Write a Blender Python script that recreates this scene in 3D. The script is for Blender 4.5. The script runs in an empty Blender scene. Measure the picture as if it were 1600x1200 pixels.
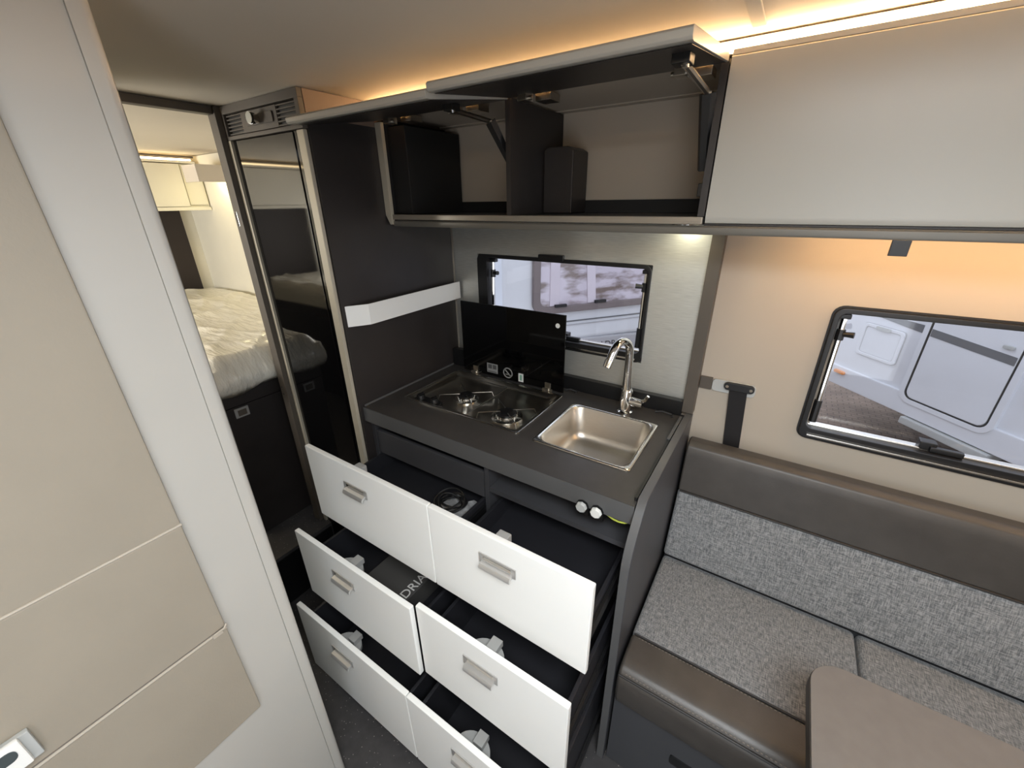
import bpy, bmesh, math, random
from mathutils import Vector, Matrix, noise

# ------------------------------------------------------------------ camera, world, light, exposure
H = 1.58                      # eye height above the floor; all z below are relative to the eye
SC = bpy.context.scene
COL = SC.collection
cam = bpy.data.cameras.new('camera')
cam.sensor_fit = 'HORIZONTAL'; cam.sensor_width = 36.0; cam.lens = 640.02 / 1600 * 36.0
cam.clip_start = 0.02
cam_o = bpy.data.objects.new('camera', cam); COL.objects.link(cam_o)
R_ = Vector((0.8375, 0.5462, -0.0124)).normalized()
Fw = Vector((-0.5031, 0.7622, -0.4072)).normalized()
U_ = R_.cross(Fw).normalized(); R_ = Fw.cross(U_).normalized()
cam_o.matrix_world = Matrix(((R_.x, U_.x, -Fw.x, 0), (R_.y, U_.y, -Fw.y, 0), (R_.z, U_.z, -Fw.z, H), (0, 0, 0, 1)))
SC.camera = cam_o

w = bpy.data.worlds.new('sky'); SC.world = w; w.use_nodes = True
bg = w.node_tree.nodes['Background']
bg.inputs['Color'].default_value = (0.86, 0.90, 1.0, 1); bg.inputs['Strength'].default_value = 1.9

def area(name, loc, target, sx, sy, power, col=(1, 1, 1)):
    l = bpy.data.lights.new(name, 'AREA'); l.shape = 'RECTANGLE'; l.size = sx; l.size_y = sy
    l.energy = power; l.color = col
    o = bpy.data.objects.new(name, l); COL.objects.link(o)
    o.location = (loc[0], loc[1], loc[2] + H)
    d = Vector(target) - Vector(loc); o.rotation_euler = d.to_track_quat('-Z', 'Y').to_euler()
    return o
# daylight entering by the open entrance door and by the front window, and the roof light
area('door_daylight', (0.45, -0.82, -0.88), (0.30, 0.7, -1.0), 0.62, 1.30, 4.5, (0.93, 0.97, 1.0))
area('front_window_daylight', (2.10, 0.25, -0.38), (0.2, 0.3, -0.7), 1.5, 0.6, 3.5, (0.95, 0.98, 1.0))
area('roof_light_daylight', (0.25, -0.10, 0.285), (0.25, -0.10, -1), 0.66, 0.50, 28, (0.92, 0.97, 1.0))
area('bedroom_fill_light', (-2.5, -0.80, -0.2), (-2.6, 0.9, -0.5), 0.8, 0.4, 27, (1.0, 0.96, 0.88))  # added fill lamp that brightens the bedroom, its source is unseen

SC.view_settings.view_transform = 'Standard'; SC.view_settings.look = 'None'
SC.view_settings.exposure = 0.0; SC.view_settings.gamma = 1.0
SC.view_settings.use_curve_mapping = False
SC.cycles.use_denoising = True
SC.cycles.max_bounces = 10; SC.cycles.diffuse_bounces = 5; SC.cycles.glossy_bounces = 5
SC.cycles.transmission_bounces = 8; SC.cycles.transparent_max_bounces = 12
SC.cycles.sample_clamp_indirect = 6.0
SC.cycles.caustics_reflective = False; SC.cycles.caustics_refractive = False

# ------------------------------------------------------------------ materials
def lin(r, g, b):
    f = lambda c: (c / 255) / 12.92 if c <= 10.3 else ((c / 255 + 0.055) / 1.055) ** 2.4
    return (f(r), f(g), f(b), 1)
MATS = {}
def mat(name, rgb, rough=0.5, metal=0.0, var=0.06, vscale=6.0, bump=0.0, bscale=200.0, coat=0.0, stretch=(1, 1, 1), spec=0.5, bdist=0.0006):
    m = bpy.data.materials.new(name); m.use_nodes = True
    nt = m.node_tree; N = nt.nodes; L = nt.links; p = N['Principled BSDF']
    c = rgb if len(rgb) == 4 else (*rgb, 1)
    p.inputs['Roughness'].default_value = rough; p.inputs['Metallic'].default_value = metal
    p.inputs['Specular IOR Level'].default_value = spec
    p.inputs['Coat Weight'].default_value = coat
    tc = N.new('ShaderNodeTexCoord'); mp = N.new('ShaderNodeMapping'); mp.inputs['Scale'].default_value = stretch
    L.new(tc.outputs['Object'], mp.inputs['Vector'])
    n = N.new('ShaderNodeTexNoise'); n.inputs['Scale'].default_value = vscale; n.inputs['Detail'].default_value = 4
    L.new(mp.outputs['Vector'], n.inputs['Vector'])
    r = N.new('ShaderNodeValToRGB')
    r.color_ramp.elements[0].position = 0.3; r.color_ramp.elements[1].position = 0.7
    r.color_ramp.elements[0].color = tuple(x * (1 - var) for x in c[:3]) + (1,)
    r.color_ramp.elements[1].color = tuple(min(1, x * (1 + var)) for x in c[:3]) + (1,)
    L.new(n.outputs['Fac'], r.inputs['Fac']); L.new(r.outputs['Color'], p.inputs['Base Color'])
    if bump:
        b = N.new('ShaderNodeBump'); b.inputs['Strength'].default_value = bump; b.inputs['Distance'].default_value = bdist
        n2 = N.new('ShaderNodeTexNoise'); n2.inputs['Scale'].default_value = bscale; n2.inputs['Detail'].default_value = 3
        L.new(mp.outputs['Vector'], n2.inputs['Vector']); L.new(n2.outputs['Fac'], b.inputs['Height'])
        L.new(b.outputs['Normal'], p.inputs['Normal'])
    MATS[name] = m
    return m
def emit(name, rgb, s):
    m = bpy.data.materials.new(name); m.use_nodes = True; nt = m.node_tree; nt.nodes.clear()
    e = nt.nodes.new('ShaderNodeEmission'); e.inputs['Color'].default_value = (*rgb, 1); e.inputs['Strength'].default_value = s
    o = nt.nodes.new('ShaderNodeOutputMaterial'); nt.links.new(e.outputs[0], o.inputs[0]); return m

M_white = mat('white_laminate', (0.86, 0.86, 0.83), 0.38, var=0.015, vscale=3)
M_dark = mat('anthracite_laminate', lin(44, 40, 39), 0.42, var=0.10, vscale=9, bump=0.08, bscale=300)
M_cab = mat('slate_laminate', lin(64, 64, 67), 0.45, var=0.06, vscale=9, bump=0.08, bscale=300)
M_dark2 = mat('anthracite_drawer_metal', lin(36, 36, 40), 0.42, var=0.05)
M_black = mat('black_plastic', lin(20, 20, 21), 0.4, var=0.1)
M_blackint = mat('black_lining', lin(17, 16, 16), 0.7, var=0.1)
M_top = mat('worktop_laminate', lin(60, 57, 55), 0.42, var=0.08, vscale=30, bump=0.12, bscale=400)
M_edge = mat('worktop_edge_band', lin(84, 84, 84), 0.45, var=0.05)
M_over = mat('locker_door_laminate', (0.43, 0.41, 0.365), 0.32, var=0.015, vscale=3)
M_rail = mat('rail_aluminium', lin(150, 142, 130), 0.38, 0.55, var=0.05, stretch=(2, 60, 60))
M_strip = mat('champagne_strip', lin(188, 180, 162), 0.4, 0.2, var=0.03)
M_frame = mat('taupe_frame', lin(84, 77, 69), 0.5, var=0.04)
M_ceil = mat('ceiling_lining', (0.68, 0.62, 0.53), 0.75, var=0.03, vscale=2, bump=0.1, bscale=120)
M_wall = mat('beige_wall', (0.44, 0.385, 0.315), 0.62, var=0.02, vscale=2, bump=0.06, bscale=200)
M_bwall = mat('bedroom_white_wall', (0.72, 0.69, 0.60), 0.6, var=0.02)
M_part = mat('partition_white', (0.46, 0.445, 0.41), 0.34, var=0.015)
M_pad = mat('beige_leatherette', (0.31, 0.275, 0.22), 0.55, var=0.04, vscale=5, bump=0.35, bscale=260)
M_padln = mat('beige_piping', (0.42, 0.375, 0.31), 0.5, var=0.04)
M_leather = mat('taupe_leather', lin(68, 64, 60), 0.42, var=0.14, vscale=14, bump=0.4, bscale=240)
M_seam = mat('dark_piping', lin(34, 32, 31), 0.5)
M_stitch = mat('pale_stitching', lin(120, 114, 106), 0.6)
M_table = mat('table_laminate', lin(102, 98, 94), 0.5, var=0.05, vscale=40, bump=0.08, bscale=300)
M_tabed = mat('table_edge', lin(70, 64, 59), 0.5)
M_base = mat('sofa_base_laminate', lin(64, 65, 68), 0.5, var=0.05)
M_steel = mat('stainless_steel', (0.60, 0.56, 0.50), 0.38, 1.0, var=0.06, vscale=40, stretch=(1, 30, 30))
M_steelr = mat('steel_rim', (0.75, 0.73, 0.68), 0.22, 1.0, var=0.03)
M_hob = mat('hob_steel', (0.46, 0.43, 0.38), 0.28, 1.0, var=0.05, vscale=30)
M_chrome = mat('chrome', (0.80, 0.79, 0.77), 0.08, 1.0, var=0.01)
M_handle = mat('satin_nickel', (0.74, 0.73, 0.71), 0.30, 0.75, var=0.03)
M_glassblk = mat('black_glass', lin(4, 4, 5), 0.06, var=0.02, coat=0.0, spec=0.45)
M_fridge = mat('black_mirror_door', lin(9, 9, 10), 0.04, var=0.02, spec=0.6, coat=0.0)
M_strap = mat('belt_webbing', lin(26, 24, 25), 0.65, var=0.1, vscale=60, stretch=(1, 1, 10))
M_greypl = mat('grey_plastic', lin(178, 180, 178), 0.45, var=0.03)
M_greyd = mat('catch_grey_plastic', lin(150, 150, 148), 0.55, var=0.04)
M_veh = mat('vehicle_white', (0.70, 0.72, 0.76), 0.28, var=0.02, coat=0.3)
M_vehgrey = mat('vehicle_grey_skirt', lin(172, 172, 176), 0.4, var=0.03)
M_vehdk = mat('vehicle_dark_stripe', lin(104, 106, 110), 0.4, var=0.03)
M_vehfr = mat('vehicle_window_surround', lin(120, 110, 110), 0.4, var=0.05)
M_orange = mat('orange_lamp_lens', lin(232, 140, 40), 0.3, var=0.05)
M_gasket = mat('black_gasket', lin(30, 30, 32), 0.6)
M_paintrefl = mat('pane_painted_reflection', lin(150, 142, 150), 0.08, 0.0, var=0.45, vscale=4.5, coat=0.5, stretch=(1, 1, 3))  # reflected landscape painted into the pane as coloured noise patches
_rp = [n for n in M_paintrefl.node_tree.nodes if n.type == 'VALTORGB'][0].color_ramp
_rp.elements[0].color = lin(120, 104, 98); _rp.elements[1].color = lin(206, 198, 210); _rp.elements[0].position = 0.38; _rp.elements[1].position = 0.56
M_curt = mat('vehicle_blind', lin(214, 206, 216), 0.7, var=0.04)
M_headb = mat('brown_headboard', lin(42, 34, 32), 0.6, var=0.08)
M_mesh = mat('speaker_mesh', lin(30, 30, 30), 0.7)
M_wire = mat('green_yellow_wire', lin(170, 180, 70), 0.5)
M_paper = mat('sticker_silver', lin(150, 150, 148), 0.5)
M_whites = mat('sticker_white', lin(225, 225, 220), 0.5)
M_plast = mat('clear_bag', lin(150, 150, 150), 0.2, var=0.5, vscale=30, coat=0.5)
M_print = mat('grey_print', lin(215, 212, 208), 0.5)
E_led = emit('led_warm', (1.0, 0.64, 0.33), 42.0)
E_led2 = emit('led_warm_under', (1.0, 0.60, 0.27), 62.0)
E_spot = emit('lamp_under_locker', (1.0, 0.93, 0.66), 65.0)
E_bed = emit('led_bedroom', (1.0, 0.74, 0.40), 12.0)
E_bed2 = emit('led_bedroom_shelf', (1.0, 0.88, 0.50), 18.0)

def splash_mat():
    m = mat('brushed_splashback', (0.60, 0.60, 0.56), 0.42, 0.75, var=0.10, vscale=8, bump=0.5, bscale=20, stretch=(3, 1, 60))
    return m
M_splash = splash_mat()

def fabric():
    m = bpy.data.materials.new('grey_woven_fabric'); m.use_nodes = True; nt = m.node_tree; N = nt.nodes; L = nt.links
    p = N['Principled BSDF']; p.inputs['Roughness'].default_value = 0.9; p.inputs['Sheen Weight'].default_value = 0.25
    tc = N.new('ShaderNodeTexCoord'); outs = []
    for st in ((60, 520, 520), (520, 60, 60)):
        mp = N.new('ShaderNodeMapping'); mp.inputs['Scale'].default_value = st; L.new(tc.outputs['Object'], mp.inputs['Vector'])
        n = N.new('ShaderNodeTexNoise'); n.inputs['Scale'].default_value = 1.0; n.inputs['Detail'].default_value = 2
        L.new(mp.outputs['Vector'], n.inputs['Vector']); outs.append(n.outputs['Fac'])
    a = N.new('ShaderNodeMath'); a.operation = 'ADD'; L.new(outs[0], a.inputs[0]); L.new(outs[1], a.inputs[1])
    r = N.new('ShaderNodeValToRGB'); r.color_ramp.elements[0].position = 0.40; r.color_ramp.elements[1].position = 0.62
    r.color_ramp.elements[0].color = lin(84, 87, 90); r.color_ramp.elements[1].color = lin(146, 147, 147)
    hl = N.new('ShaderNodeMath'); hl.operation = 'MULTIPLY'; hl.inputs[1].default_value = 0.5
    L.new(a.outputs[0], hl.inputs[0]); L.new(hl.outputs[0], r.inputs['Fac']); L.new(r.outputs['Color'], p.inputs['Base Color'])
    b = N.new('ShaderNodeBump'); b.inputs['Strength'].default_value = 0.5; b.inputs['Distance'].default_value = 0.001
    L.new(hl.outputs[0], b.inputs['Height']); L.new(b.outputs['Normal'], p.inputs['Normal'])
    return m
M_fabric = fabric()

def floor_mat():
    m = mat('speckled_floor', lin(62, 60, 60), 0.55, var=0.15, vscale=40)
    nt = m.node_tree; N = nt.nodes; L = nt.links; p = N['Principled BSDF']
    src = p.inputs['Base Color'].links[0].from_socket
    tc = N.new('ShaderNodeTexCoord'); v = N.new('ShaderNodeTexVoronoi'); v.inputs['Scale'].default_value = 110
    L.new(tc.outputs['Object'], v.inputs['Vector'])
    lt = N.new('ShaderNodeMath'); lt.operation = 'LESS_THAN'; lt.inputs[1].default_value = 0.16; L.new(v.outputs['Distance'], lt.inputs[0])
    gt = N.new('ShaderNodeSeparateColor'); L.new(v.outputs['Color'], gt.inputs[0])
    g2 = N.new('ShaderNodeMath'); g2.operation = 'GREATER_THAN'; g2.inputs[1].default_value = 0.6; L.new(gt.outputs[0], g2.inputs[0])
    mu = N.new('ShaderNodeMath'); mu.operation = 'MULTIPLY'; L.new(lt.outputs[0], mu.inputs[0]); L.new(g2.outputs[0], mu.inputs[1])
    mx = N.new('ShaderNodeMix'); mx.data_type = 'RGBA'; L.new(mu.outputs[0], mx.inputs[0]); L.new(src, mx.inputs[6])
    mx.inputs[7].default_value = lin(140, 136, 130); L.new(mx.outputs[2], p.inputs['Base Color'])
    return m
M_floor = floor_mat()

def paving_mat():
    m = mat('brown_paving', lin(140, 122, 108), 0.85, var=0.2, vscale=5)
    nt = m.node_tree; N = nt.nodes; L = nt.links; p = N['Principled BSDF']
    src = p.inputs['Base Color'].links[0].from_socket
    tc = N.new('ShaderNodeTexCoord'); b = N.new('ShaderNodeTexBrick')
    b.inputs['Scale'].default_value = 5.0; b.inputs['Mortar Size'].default_value = 0.02
    b.inputs['Color1'].default_value = (1, 1, 1, 1); b.inputs['Color2'].default_value = (0.82, 0.8, 0.78, 1); b.inputs['Mortar'].default_value = (0.5, 0.5, 0.5, 1)
    L.new(tc.outputs['Object'], b.inputs['Vector'])
    mx = N.new('ShaderNodeMix'); mx.data_type = 'RGBA'; mx.blend_type = 'MULTIPLY'; mx.inputs[0].default_value = 1.0
    L.new(src, mx.inputs[6]); L.new(b.outputs['Color'], mx.inputs[7]); L.new(mx.outputs[2], p.inputs['Base Color'])
    return m
M_pave = paving_mat()

def glass(name, tint, refl):
    m = bpy.data.materials.new(name); m.use_nodes = True; nt = m.node_tree; nt.nodes.clear(); N = nt.nodes; L = nt.links
    t = N.new('ShaderNodeBsdfTransparent'); t.inputs['Color'].default_value = (*tint, 1)
    g = N.new('ShaderNodeBsdfGlossy'); g.inputs['Roughness'].default_value = 0.03
    mx = N.new('ShaderNodeMixShader'); mx.inputs[0].default_value = refl
    o = N.new('ShaderNodeOutputMaterial'); L.new(t.outputs[0], mx.inputs[1]); L.new(g.outputs[0], mx.inputs[2]); L.new(mx.outputs[0], o.inputs[0])
    return m
M_pane = glass('acrylic_pane', (0.93, 0.94, 0.96), 0.04)
def sheet_mat():
    m = mat('wrapped_mattress_sheet', (0.80, 0.77, 0.68), 0.38, var=0.03, vscale=8, bump=0.9, bscale=16, coat=0.3, bdist=0.012, stretch=(0.45, 2.2, 1))
    return m
M_sheet = sheet_mat()

# ------------------------------------------------------------------ mesh builder
def rrect(x0, x1, y0, y1, r, n=5):
    pts = []
    for cx, cy, a in ((x1 - r, y1 - r, 0), (x0 + r, y1 - r, 90), (x0 + r, y0 + r, 180), (x1 - r, y0 + r, 270)):
        for i in range(n + 1):
            t = math.radians(a + 90 * i / n); pts.append((cx + r * math.cos(t), cy + r * math.sin(t)))
    return pts
def ax3(axis, u, v, a):
    return {'x': (a, u, v), 'y': (u, a, v), 'z': (u, v, a)}[axis]
class MB:
    def __init__(s): s.v = []; s.f = []
    def add(s, vs, fs):
        o = len(s.v); s.v += [tuple(p) for p in vs]; s.f += [[i + o for i in f] for f in fs]; return s
    def box(s, x0, x1, y0, y1, z0, z1):
        return s.add([(x, y, z) for x in (x0, x1) for y in (y0, y1) for z in (z0, z1)],
                     [(0, 1, 3, 2), (4, 6, 7, 5), (0, 4, 5, 1), (2, 3, 7, 6), (0, 2, 6, 4), (1, 5, 7, 3)])
    def prism(s, axis, pts, a0, a1):
        n = len(pts); vs = [ax3(axis, u, v, a0) for u, v in pts] + [ax3(axis, u, v, a1) for u, v in pts]
        return s.add(vs, [list(range(n)), list(range(2 * n - 1, n - 1, -1))] + [(i, (i + 1) % n, n + (i + 1) % n, n + i) for i in range(n)])
    def ring(s, axis, outer, inner, a0, a1):
        n = len(outer); vs = [ax3(axis, u, v, a) for P in (outer, inner) for a in (a0, a1) for u, v in P]; fs = []
        for i in range(n):
            j = (i + 1) % n
            fs += [(i, j, n + j, n + i), (2 * n + i, 3 * n + i, 3 * n + j, 2 * n + j), (i, 2 * n + i, 2 * n + j, j), (n + i, n + j, 3 * n + j, 3 * n + i)]
        return s.add(vs, fs)
    def loft(s, rings, cap0=True, cap1=True):
        n = len(rings[0]); vs = [p for r in rings for p in r]; fs = []
        for k in range(len(rings) - 1):
            for i in range(n):
                j = (i + 1) % n; fs.append((k * n + i, k * n + j, (k + 1) * n + j, (k + 1) * n + i))
        if cap0: fs.append(list(range(n))[::-1])
        if cap1: fs.append([(len(rings) - 1) * n + i for i in range(n)])
        return s.add(vs, fs)
    def tube(s, pts, r, n=8, closed=False):
        P = [Vector(p) for p in pts]; rings = []; m = len(P)
        rr = r if isinstance(r, (list, tuple)) else [r] * m
        ref = None
        for i in range(m):
            t = (P[(i + 1) % m] - P[i - 1]) if (closed or 0 < i < m - 1) else (P[1] - P[0] if i == 0 else P[-1] - P[-2])
            t.normalize()
            if ref is None: ref = Vector((0, 0, 1)) if abs(t.z) < 0.9 else Vector((1, 0, 0))
            a = (ref - t * ref.dot(t)).normalized(); b = t.cross(a); ref = a
            rings.append([P[i] + (a * math.cos(2 * math.pi * k / n) + b * math.sin(2 * math.pi * k / n)) * rr[i] for k in range(n)])
        if closed: rings.append(rings[0]); return s.loft(rings, False, False)
        return s.loft(rings)
    def cyl(s, p0, p1, r0, r1=None, n=16): return s.tube([p0, p1], [r0, r0 if r1 is None else r1], n)
    def lathe(s, c, prof, n=24, axis='z'):
        rings = []
        for r, h in prof:
            ring = []
            for k in range(n):
                t = 2 * math.pi * k / n; u, v = r * math.cos(t), r * math.sin(t)
                q = ax3(axis, u, v, h); ring.append((c[0] + q[0], c[1] + q[1], c[2] + q[2]))
            rings.append(ring)
        return s.loft(rings)
    def slab(s, axis, u0, u1, v0, v1, a0, a1, holes):
        us = sorted({u0, u1, *[h[0] for h in holes], *[h[1] for h in holes]}); vs = sorted({v0, v1, *[h[2] for h in holes], *[h[3] for h in holes]})
        us = [u for u in us if u0 <= u <= u1]; vs = [v for v in vs if v0 <= v <= v1]
        def solid(i, j):
            if i < 0 or j < 0 or i >= len(us) - 1 or j >= len(vs) - 1: return False
            cu, cv = (us[i] + us[i + 1]) / 2, (vs[j] + vs[j + 1]) / 2
            return not any(h[0] < cu < h[1] and h[2] < cv < h[3] for h in holes)
        for i in range(len(us) - 1):
            for j in range(len(vs) - 1):
                if not solid(i, j): continue
                q = [(us[i], vs[j]), (us[i + 1], vs[j]), (us[i + 1], vs[j + 1]), (us[i], vs[j + 1])]
                V = [ax3(axis, a, b, a0) for a, b in q] + [ax3(axis, a, b, a1) for a, b in q]
                F = [(0, 1, 2, 3), (7, 6, 5, 4)]
                for k, (di, dj) in enumerate(((0, -1), (1, 0), (0, 1), (-1, 0))):
                    if not solid(i + di, j + dj): F.append((k, 4 + k, 4 + (k + 1) % 4, (k + 1) % 4))
                s.add(V, F)
        s.weld = True
        return s
    def build(s, name, m, parent=None, bevel=0.0, smooth=True, seg=2, angle=35):
        bm = bmesh.new(); vs = [bm.verts.new(p) for p in s.v]
        for f in s.f:
            try: bm.faces.new([vs[i] for i in f])
            except ValueError: pass
        if getattr(s, 'weld', False): bmesh.ops.remove_doubles(bm, verts=bm.verts, dist=1e-5)
        bmesh.ops.recalc_face_normals(bm, faces=bm.faces)
        if bevel:
            es = [e for e in bm.edges if len(e.link_faces) == 2 and e.calc_face_angle(0) > math.radians(30)]
            bmesh.ops.bevel(bm, geom=es, offset=bevel, segments=seg, profile=0.5, affect='EDGES', clamp_overlap=True)
        if smooth:
            for f in bm.faces: f.smooth = True
            for e in bm.edges:
                if len(e.link_faces) == 2 and e.calc_face_angle(0) > math.radians(angle): e.smooth = False
        o = link(name, bm, m, parent)
        if bevel and smooth:
            wn = o.modifiers.new('weighted_normal', 'WEIGHTED_NORMAL'); wn.keep_sharp = True; wn.weight = 80
        return o
ORG = {}
def link(name, bm, m, parent):
    xs = [v.co for v in bm.verts]
    lo = Vector([min(c[i] for c in xs) for i in range(3)]); hi = Vector([max(c[i] for c in xs) for i in range(3)])
    o_ = Vector(((lo.x + hi.x) / 2, (lo.y + hi.y) / 2, lo.z))
    bmesh.ops.translate(bm, verts=bm.verts, vec=-o_)
    me = bpy.data.meshes.new(name); bm.to_mesh(me); bm.free(); me.materials.append(m)
    o = bpy.data.objects.new(name, me); COL.objects.link(o)
    o_ = o_ + Vector((0, 0, H)); ORG[o.name] = o_
    if parent: o.parent = parent; o.location = o_ - ORG[parent.name]
    else: o.location = o_
    return o
def thing(name, label, cat, loc, group=None):
    o = bpy.data.objects.new(name, None); o.empty_display_size = 0.05; COL.objects.link(o)
    p = Vector((loc[0], loc[1], loc[2] + H)); o.location = p; ORG[o.name] = p
    return tag(o, label, cat, group)
def tag(o, label, cat, group=None):
    o['label'] = label; o['category'] = cat
    if group: o['group'] = group
    return o
def struct(o, label=None):
    o['kind'] = 'structure'
    if label: o['label'] = label
    return o
def box(name, m, parent, x0, x1, y0, y1, z0, z1, bevel=0.0):
    return MB().box(x0, x1, y0, y1, z0, z1).build(name, m, parent, bevel)
def text(name, body, size, m, parent, mtx, depth=0.0006):
    c = bpy.data.curves.new(name, 'FONT'); c.body = body; c.size = size; c.extrude = depth; c.align_x = 'LEFT'
    t = bpy.data.objects.new('tmp', c); COL.objects.link(t)
    dg = bpy.context.evaluated_depsgraph_get(); me = bpy.data.meshes.new_from_object(t.evaluated_get(dg))
    bpy.data.objects.remove(t); bm = bmesh.new(); bm.from_mesh(me); bpy.data.meshes.remove(me)
    bmesh.ops.transform(bm, matrix=mtx, verts=bm.verts)
    return link(name, bm, m, parent)
def frame(o, ex, ey):   # matrix with local x -> ex, local y -> ey
    ex = Vector(ex).normalized(); ey = Vector(ey).normalized(); ez = ex.cross(ey)
    return Matrix(((ex.x, ey.x, ez.x, o[0]), (ex.y, ey.y, ez.y, o[1]), (ex.z, ey.z, ez.z, o[2]), (0, 0, 0, 1)))

FL = -1.58; CE = 0.275; WY = 1.32; SY = -0.88; XB = -3.40; XF = 2.25
# ------------------------------------------------------------------ the setting
KW = (-1.018, -0.345, -0.503, -0.183)     # kitchen window outer frame: x0 x1 z0 z1
SW = (0.126, 1.06, -0.632, -0.256)        # window beside the sofa
def shr(w_, d): return (w_[0] + d, w_[1] - d, w_[2] + d, w_[3] - d)
struct(box('floor', M_floor, None, -1.50, XF, SY, WY, FL - 0.04, FL))
step = box('floor_bedroom', M_floor, None, XB, -1.50, SY, WY, FL - 0.04, -1.33); struct(step)
box('step_nosing', M_black, step, -1.502, -1.494, 0.285, 0.75, FL + 0.002, -1.345)
struct(MB().slab('z', XB - 0.03, XF, SY - 0.03, WY + 0.03, CE, CE + 0.03, [(-0.10, 0.60, -0.37, 0.17)]).build('ceiling', M_ceil))
rl = struct(MB().ring('z', rrect(-0.13, 0.63, -0.40, 0.20, 0.03), rrect(-0.085, 0.585, -0.355, 0.155, 0.02), CE - 0.012, CE - 0.0005).build('window_3', M_white, None, 0.002), 'white framed roof light in the ceiling')
MB().box(-0.10, 0.60, -0.37, 0.17, CE + 0.045, CE + 0.05).build('pane', M_pane, rl)
struct(MB().slab('y', XB - 0.03, XF, FL - 0.04, CE, WY, WY + 0.03, [shr(KW, 0.012), shr(SW, 0.012)]).build('wall_back', M_wall))
struct(MB().slab('y', XB - 0.03, XF, FL - 0.04, CE, SY - 0.03, SY, [(0.14, 0.76, FL, 0.06), (-2.95, -2.05, -0.42, 0.0)]).build('wall_side', M_wall))
struct(MB().slab('x', SY, WY, FL - 0.04, CE, XF, XF + 0.03, [(-0.5, 1.0, -0.68, -0.06)]).build('wall_front', M_wall))
struct(MB().box(XB - 0.03, XB, SY, WY, FL - 0.04, CE).build('wall_rear', M_bwall))
# white lining along the bedroom side walls
struct(box('wall_bedroom', M_bwall, None, XB + 0.002, -1.60, WY - 0.012, WY - 0.001, -1.32, CE - 0.003))
# cover strip over a joint in the ceiling lining
struct(box('trim_1', M_ceil, None, -0.140, -0.118, 0.55, 0.985, CE - 0.006, CE - 0.0005, 0.002))

# wet-room partition beside the camera
PX = -0.80
pt = MB().box(PX - 0.03, PX, SY + 0.002, 0.241, FL + 0.001, CE - 0.002).build('wall_partition', M_part); struct(pt)
MB().prism('z', [(PX - 0.034, 0.241), (PX - 0.034, 0.260), (PX - 0.026, 0.267), (PX - 0.004, 0.267), (PX + 0.003, 0.263), (PX + 0.004, 0.255), (PX + 0.003, 0.2415)], FL + 0.001, CE - 0.002).build('edge_profile', M_part, pt, angle=60)
aw = box('wall_aisle', M_part, None, -1.57, PX - 0.036, 0.237, 0.267, FL + 0.001, CE - 0.002); struct(aw)
struct(box('wall_washroom', M_part, None, -1.60, -1.572, SY + 0.002, 0.267, -1.329, CE - 0.002))
# padding on the partition
pd = thing('wall_padding', 'beige leatherette padding with seams and a zip on the white partition', 'padding', (PX, -0.3, -1.038))
px0, px1 = PX + 0.001, PX + 0.013
MB().box(px0, px1, -0.86, 0.144, -0.505, CE - 0.004).build('pad', M_pad, pd, 0.004)
MB().box(px0, px1, -0.86, 0.144, -0.767, -0.507).build('pad', M_pad, pd, 0.004)
MB().box(px0, px1, -0.86, 0.144, -1.038, -0.772).build('pad', M_pad, pd, 0.004)
MB().tube([(px1 - 0.0015, -0.85, -0.506), (px1 - 0.0015, 0.144, -0.506)], 0.0028, 8).build('piping', M_padln, pd)
zp = MB().tube([(px1 - 0.001, -0.85, -0.7695), (px1 - 0.001, 0.143, -0.7695)], 0.0038, 8).build('zip', M_padln, pd)
MB().box(px1 - 0.002, px1 + 0.004, 0.118, 0.136, -0.775, -0.766).tube([(px1 + 0.001, 0.12, -0.768), (px1 + 0.007, 0.139, -0.762), (px1 + 0.004, 0.145, -0.757)], 0.0022, 6).build('zip_puller', M_padln, zp, 0.001)
MB().box(px1 - 0.004, px1 + 0.0004, -0.85, 0.140, -0.7665, -0.7640).build('zip_tape', mat('zip_dark_tape', (0.16, 0.14, 0.12), 0.6), zp)  # thin dark beige line above the zip
sw_ = thing('switch_plate', 'white plastic plate with a dark oval recess above the zip of the beige padding', 'switch', (px1, -0.19, -0.744))
MB().box(px1 + 0.0003, px1 + 0.010, -0.265, -0.105, -0.744, -0.690).build('base_plate', M_greypl, sw_, 0.002)
MB().box(px1 + 0.0105, px1 + 0.020, -0.255, -0.115, -0.738, -0.686).build('cover', M_white, sw_, 0.003)
MB().prism('x', rrect(-0.215, -0.122, -0.714, -0.694, 0.0085), px1 + 0.0185, px1 + 0.0212).build('oval_recess', mat('slate_recess', lin(70, 78, 80), 0.4), sw_)

# bedroom doorway: jamb, header and the wall behind the refrigerator
jb = MB().box(-1.592, -1.548, 0.735, 0.762, -1.328, CE - 0.001).box(-1.592, -1.572, 0.762, WY - 0.013, -1.328, CE - 0.001).build('trim_2', M_frame, None, 0.0015); struct(jb, 'taupe door jamb beside the tall refrigerator')
MB().box(-1.582, -1.570, 0.7335, 0.7352, -0.065, -0.020).build('striker_plate', M_chrome, jb, 0.0006)
MB().lathe((-1.575, 0.7345, -0.66), [(0.003, -0.001), (0.003, 0.001)], 10, 'y').build('screw', M_chrome, jb)
MB().lathe((-1.575, 0.7345, -0.69), [(0.003, -0.001), (0.003, 0.001)], 10, 'y').build('screw', M_chrome, jb)
struct(box('trim_3', M_frame, None, -1.590, -1.555, 0.268, 0.734, 0.252, CE - 0.001, 0.002), 'taupe header above the bedroom doorway')

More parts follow.
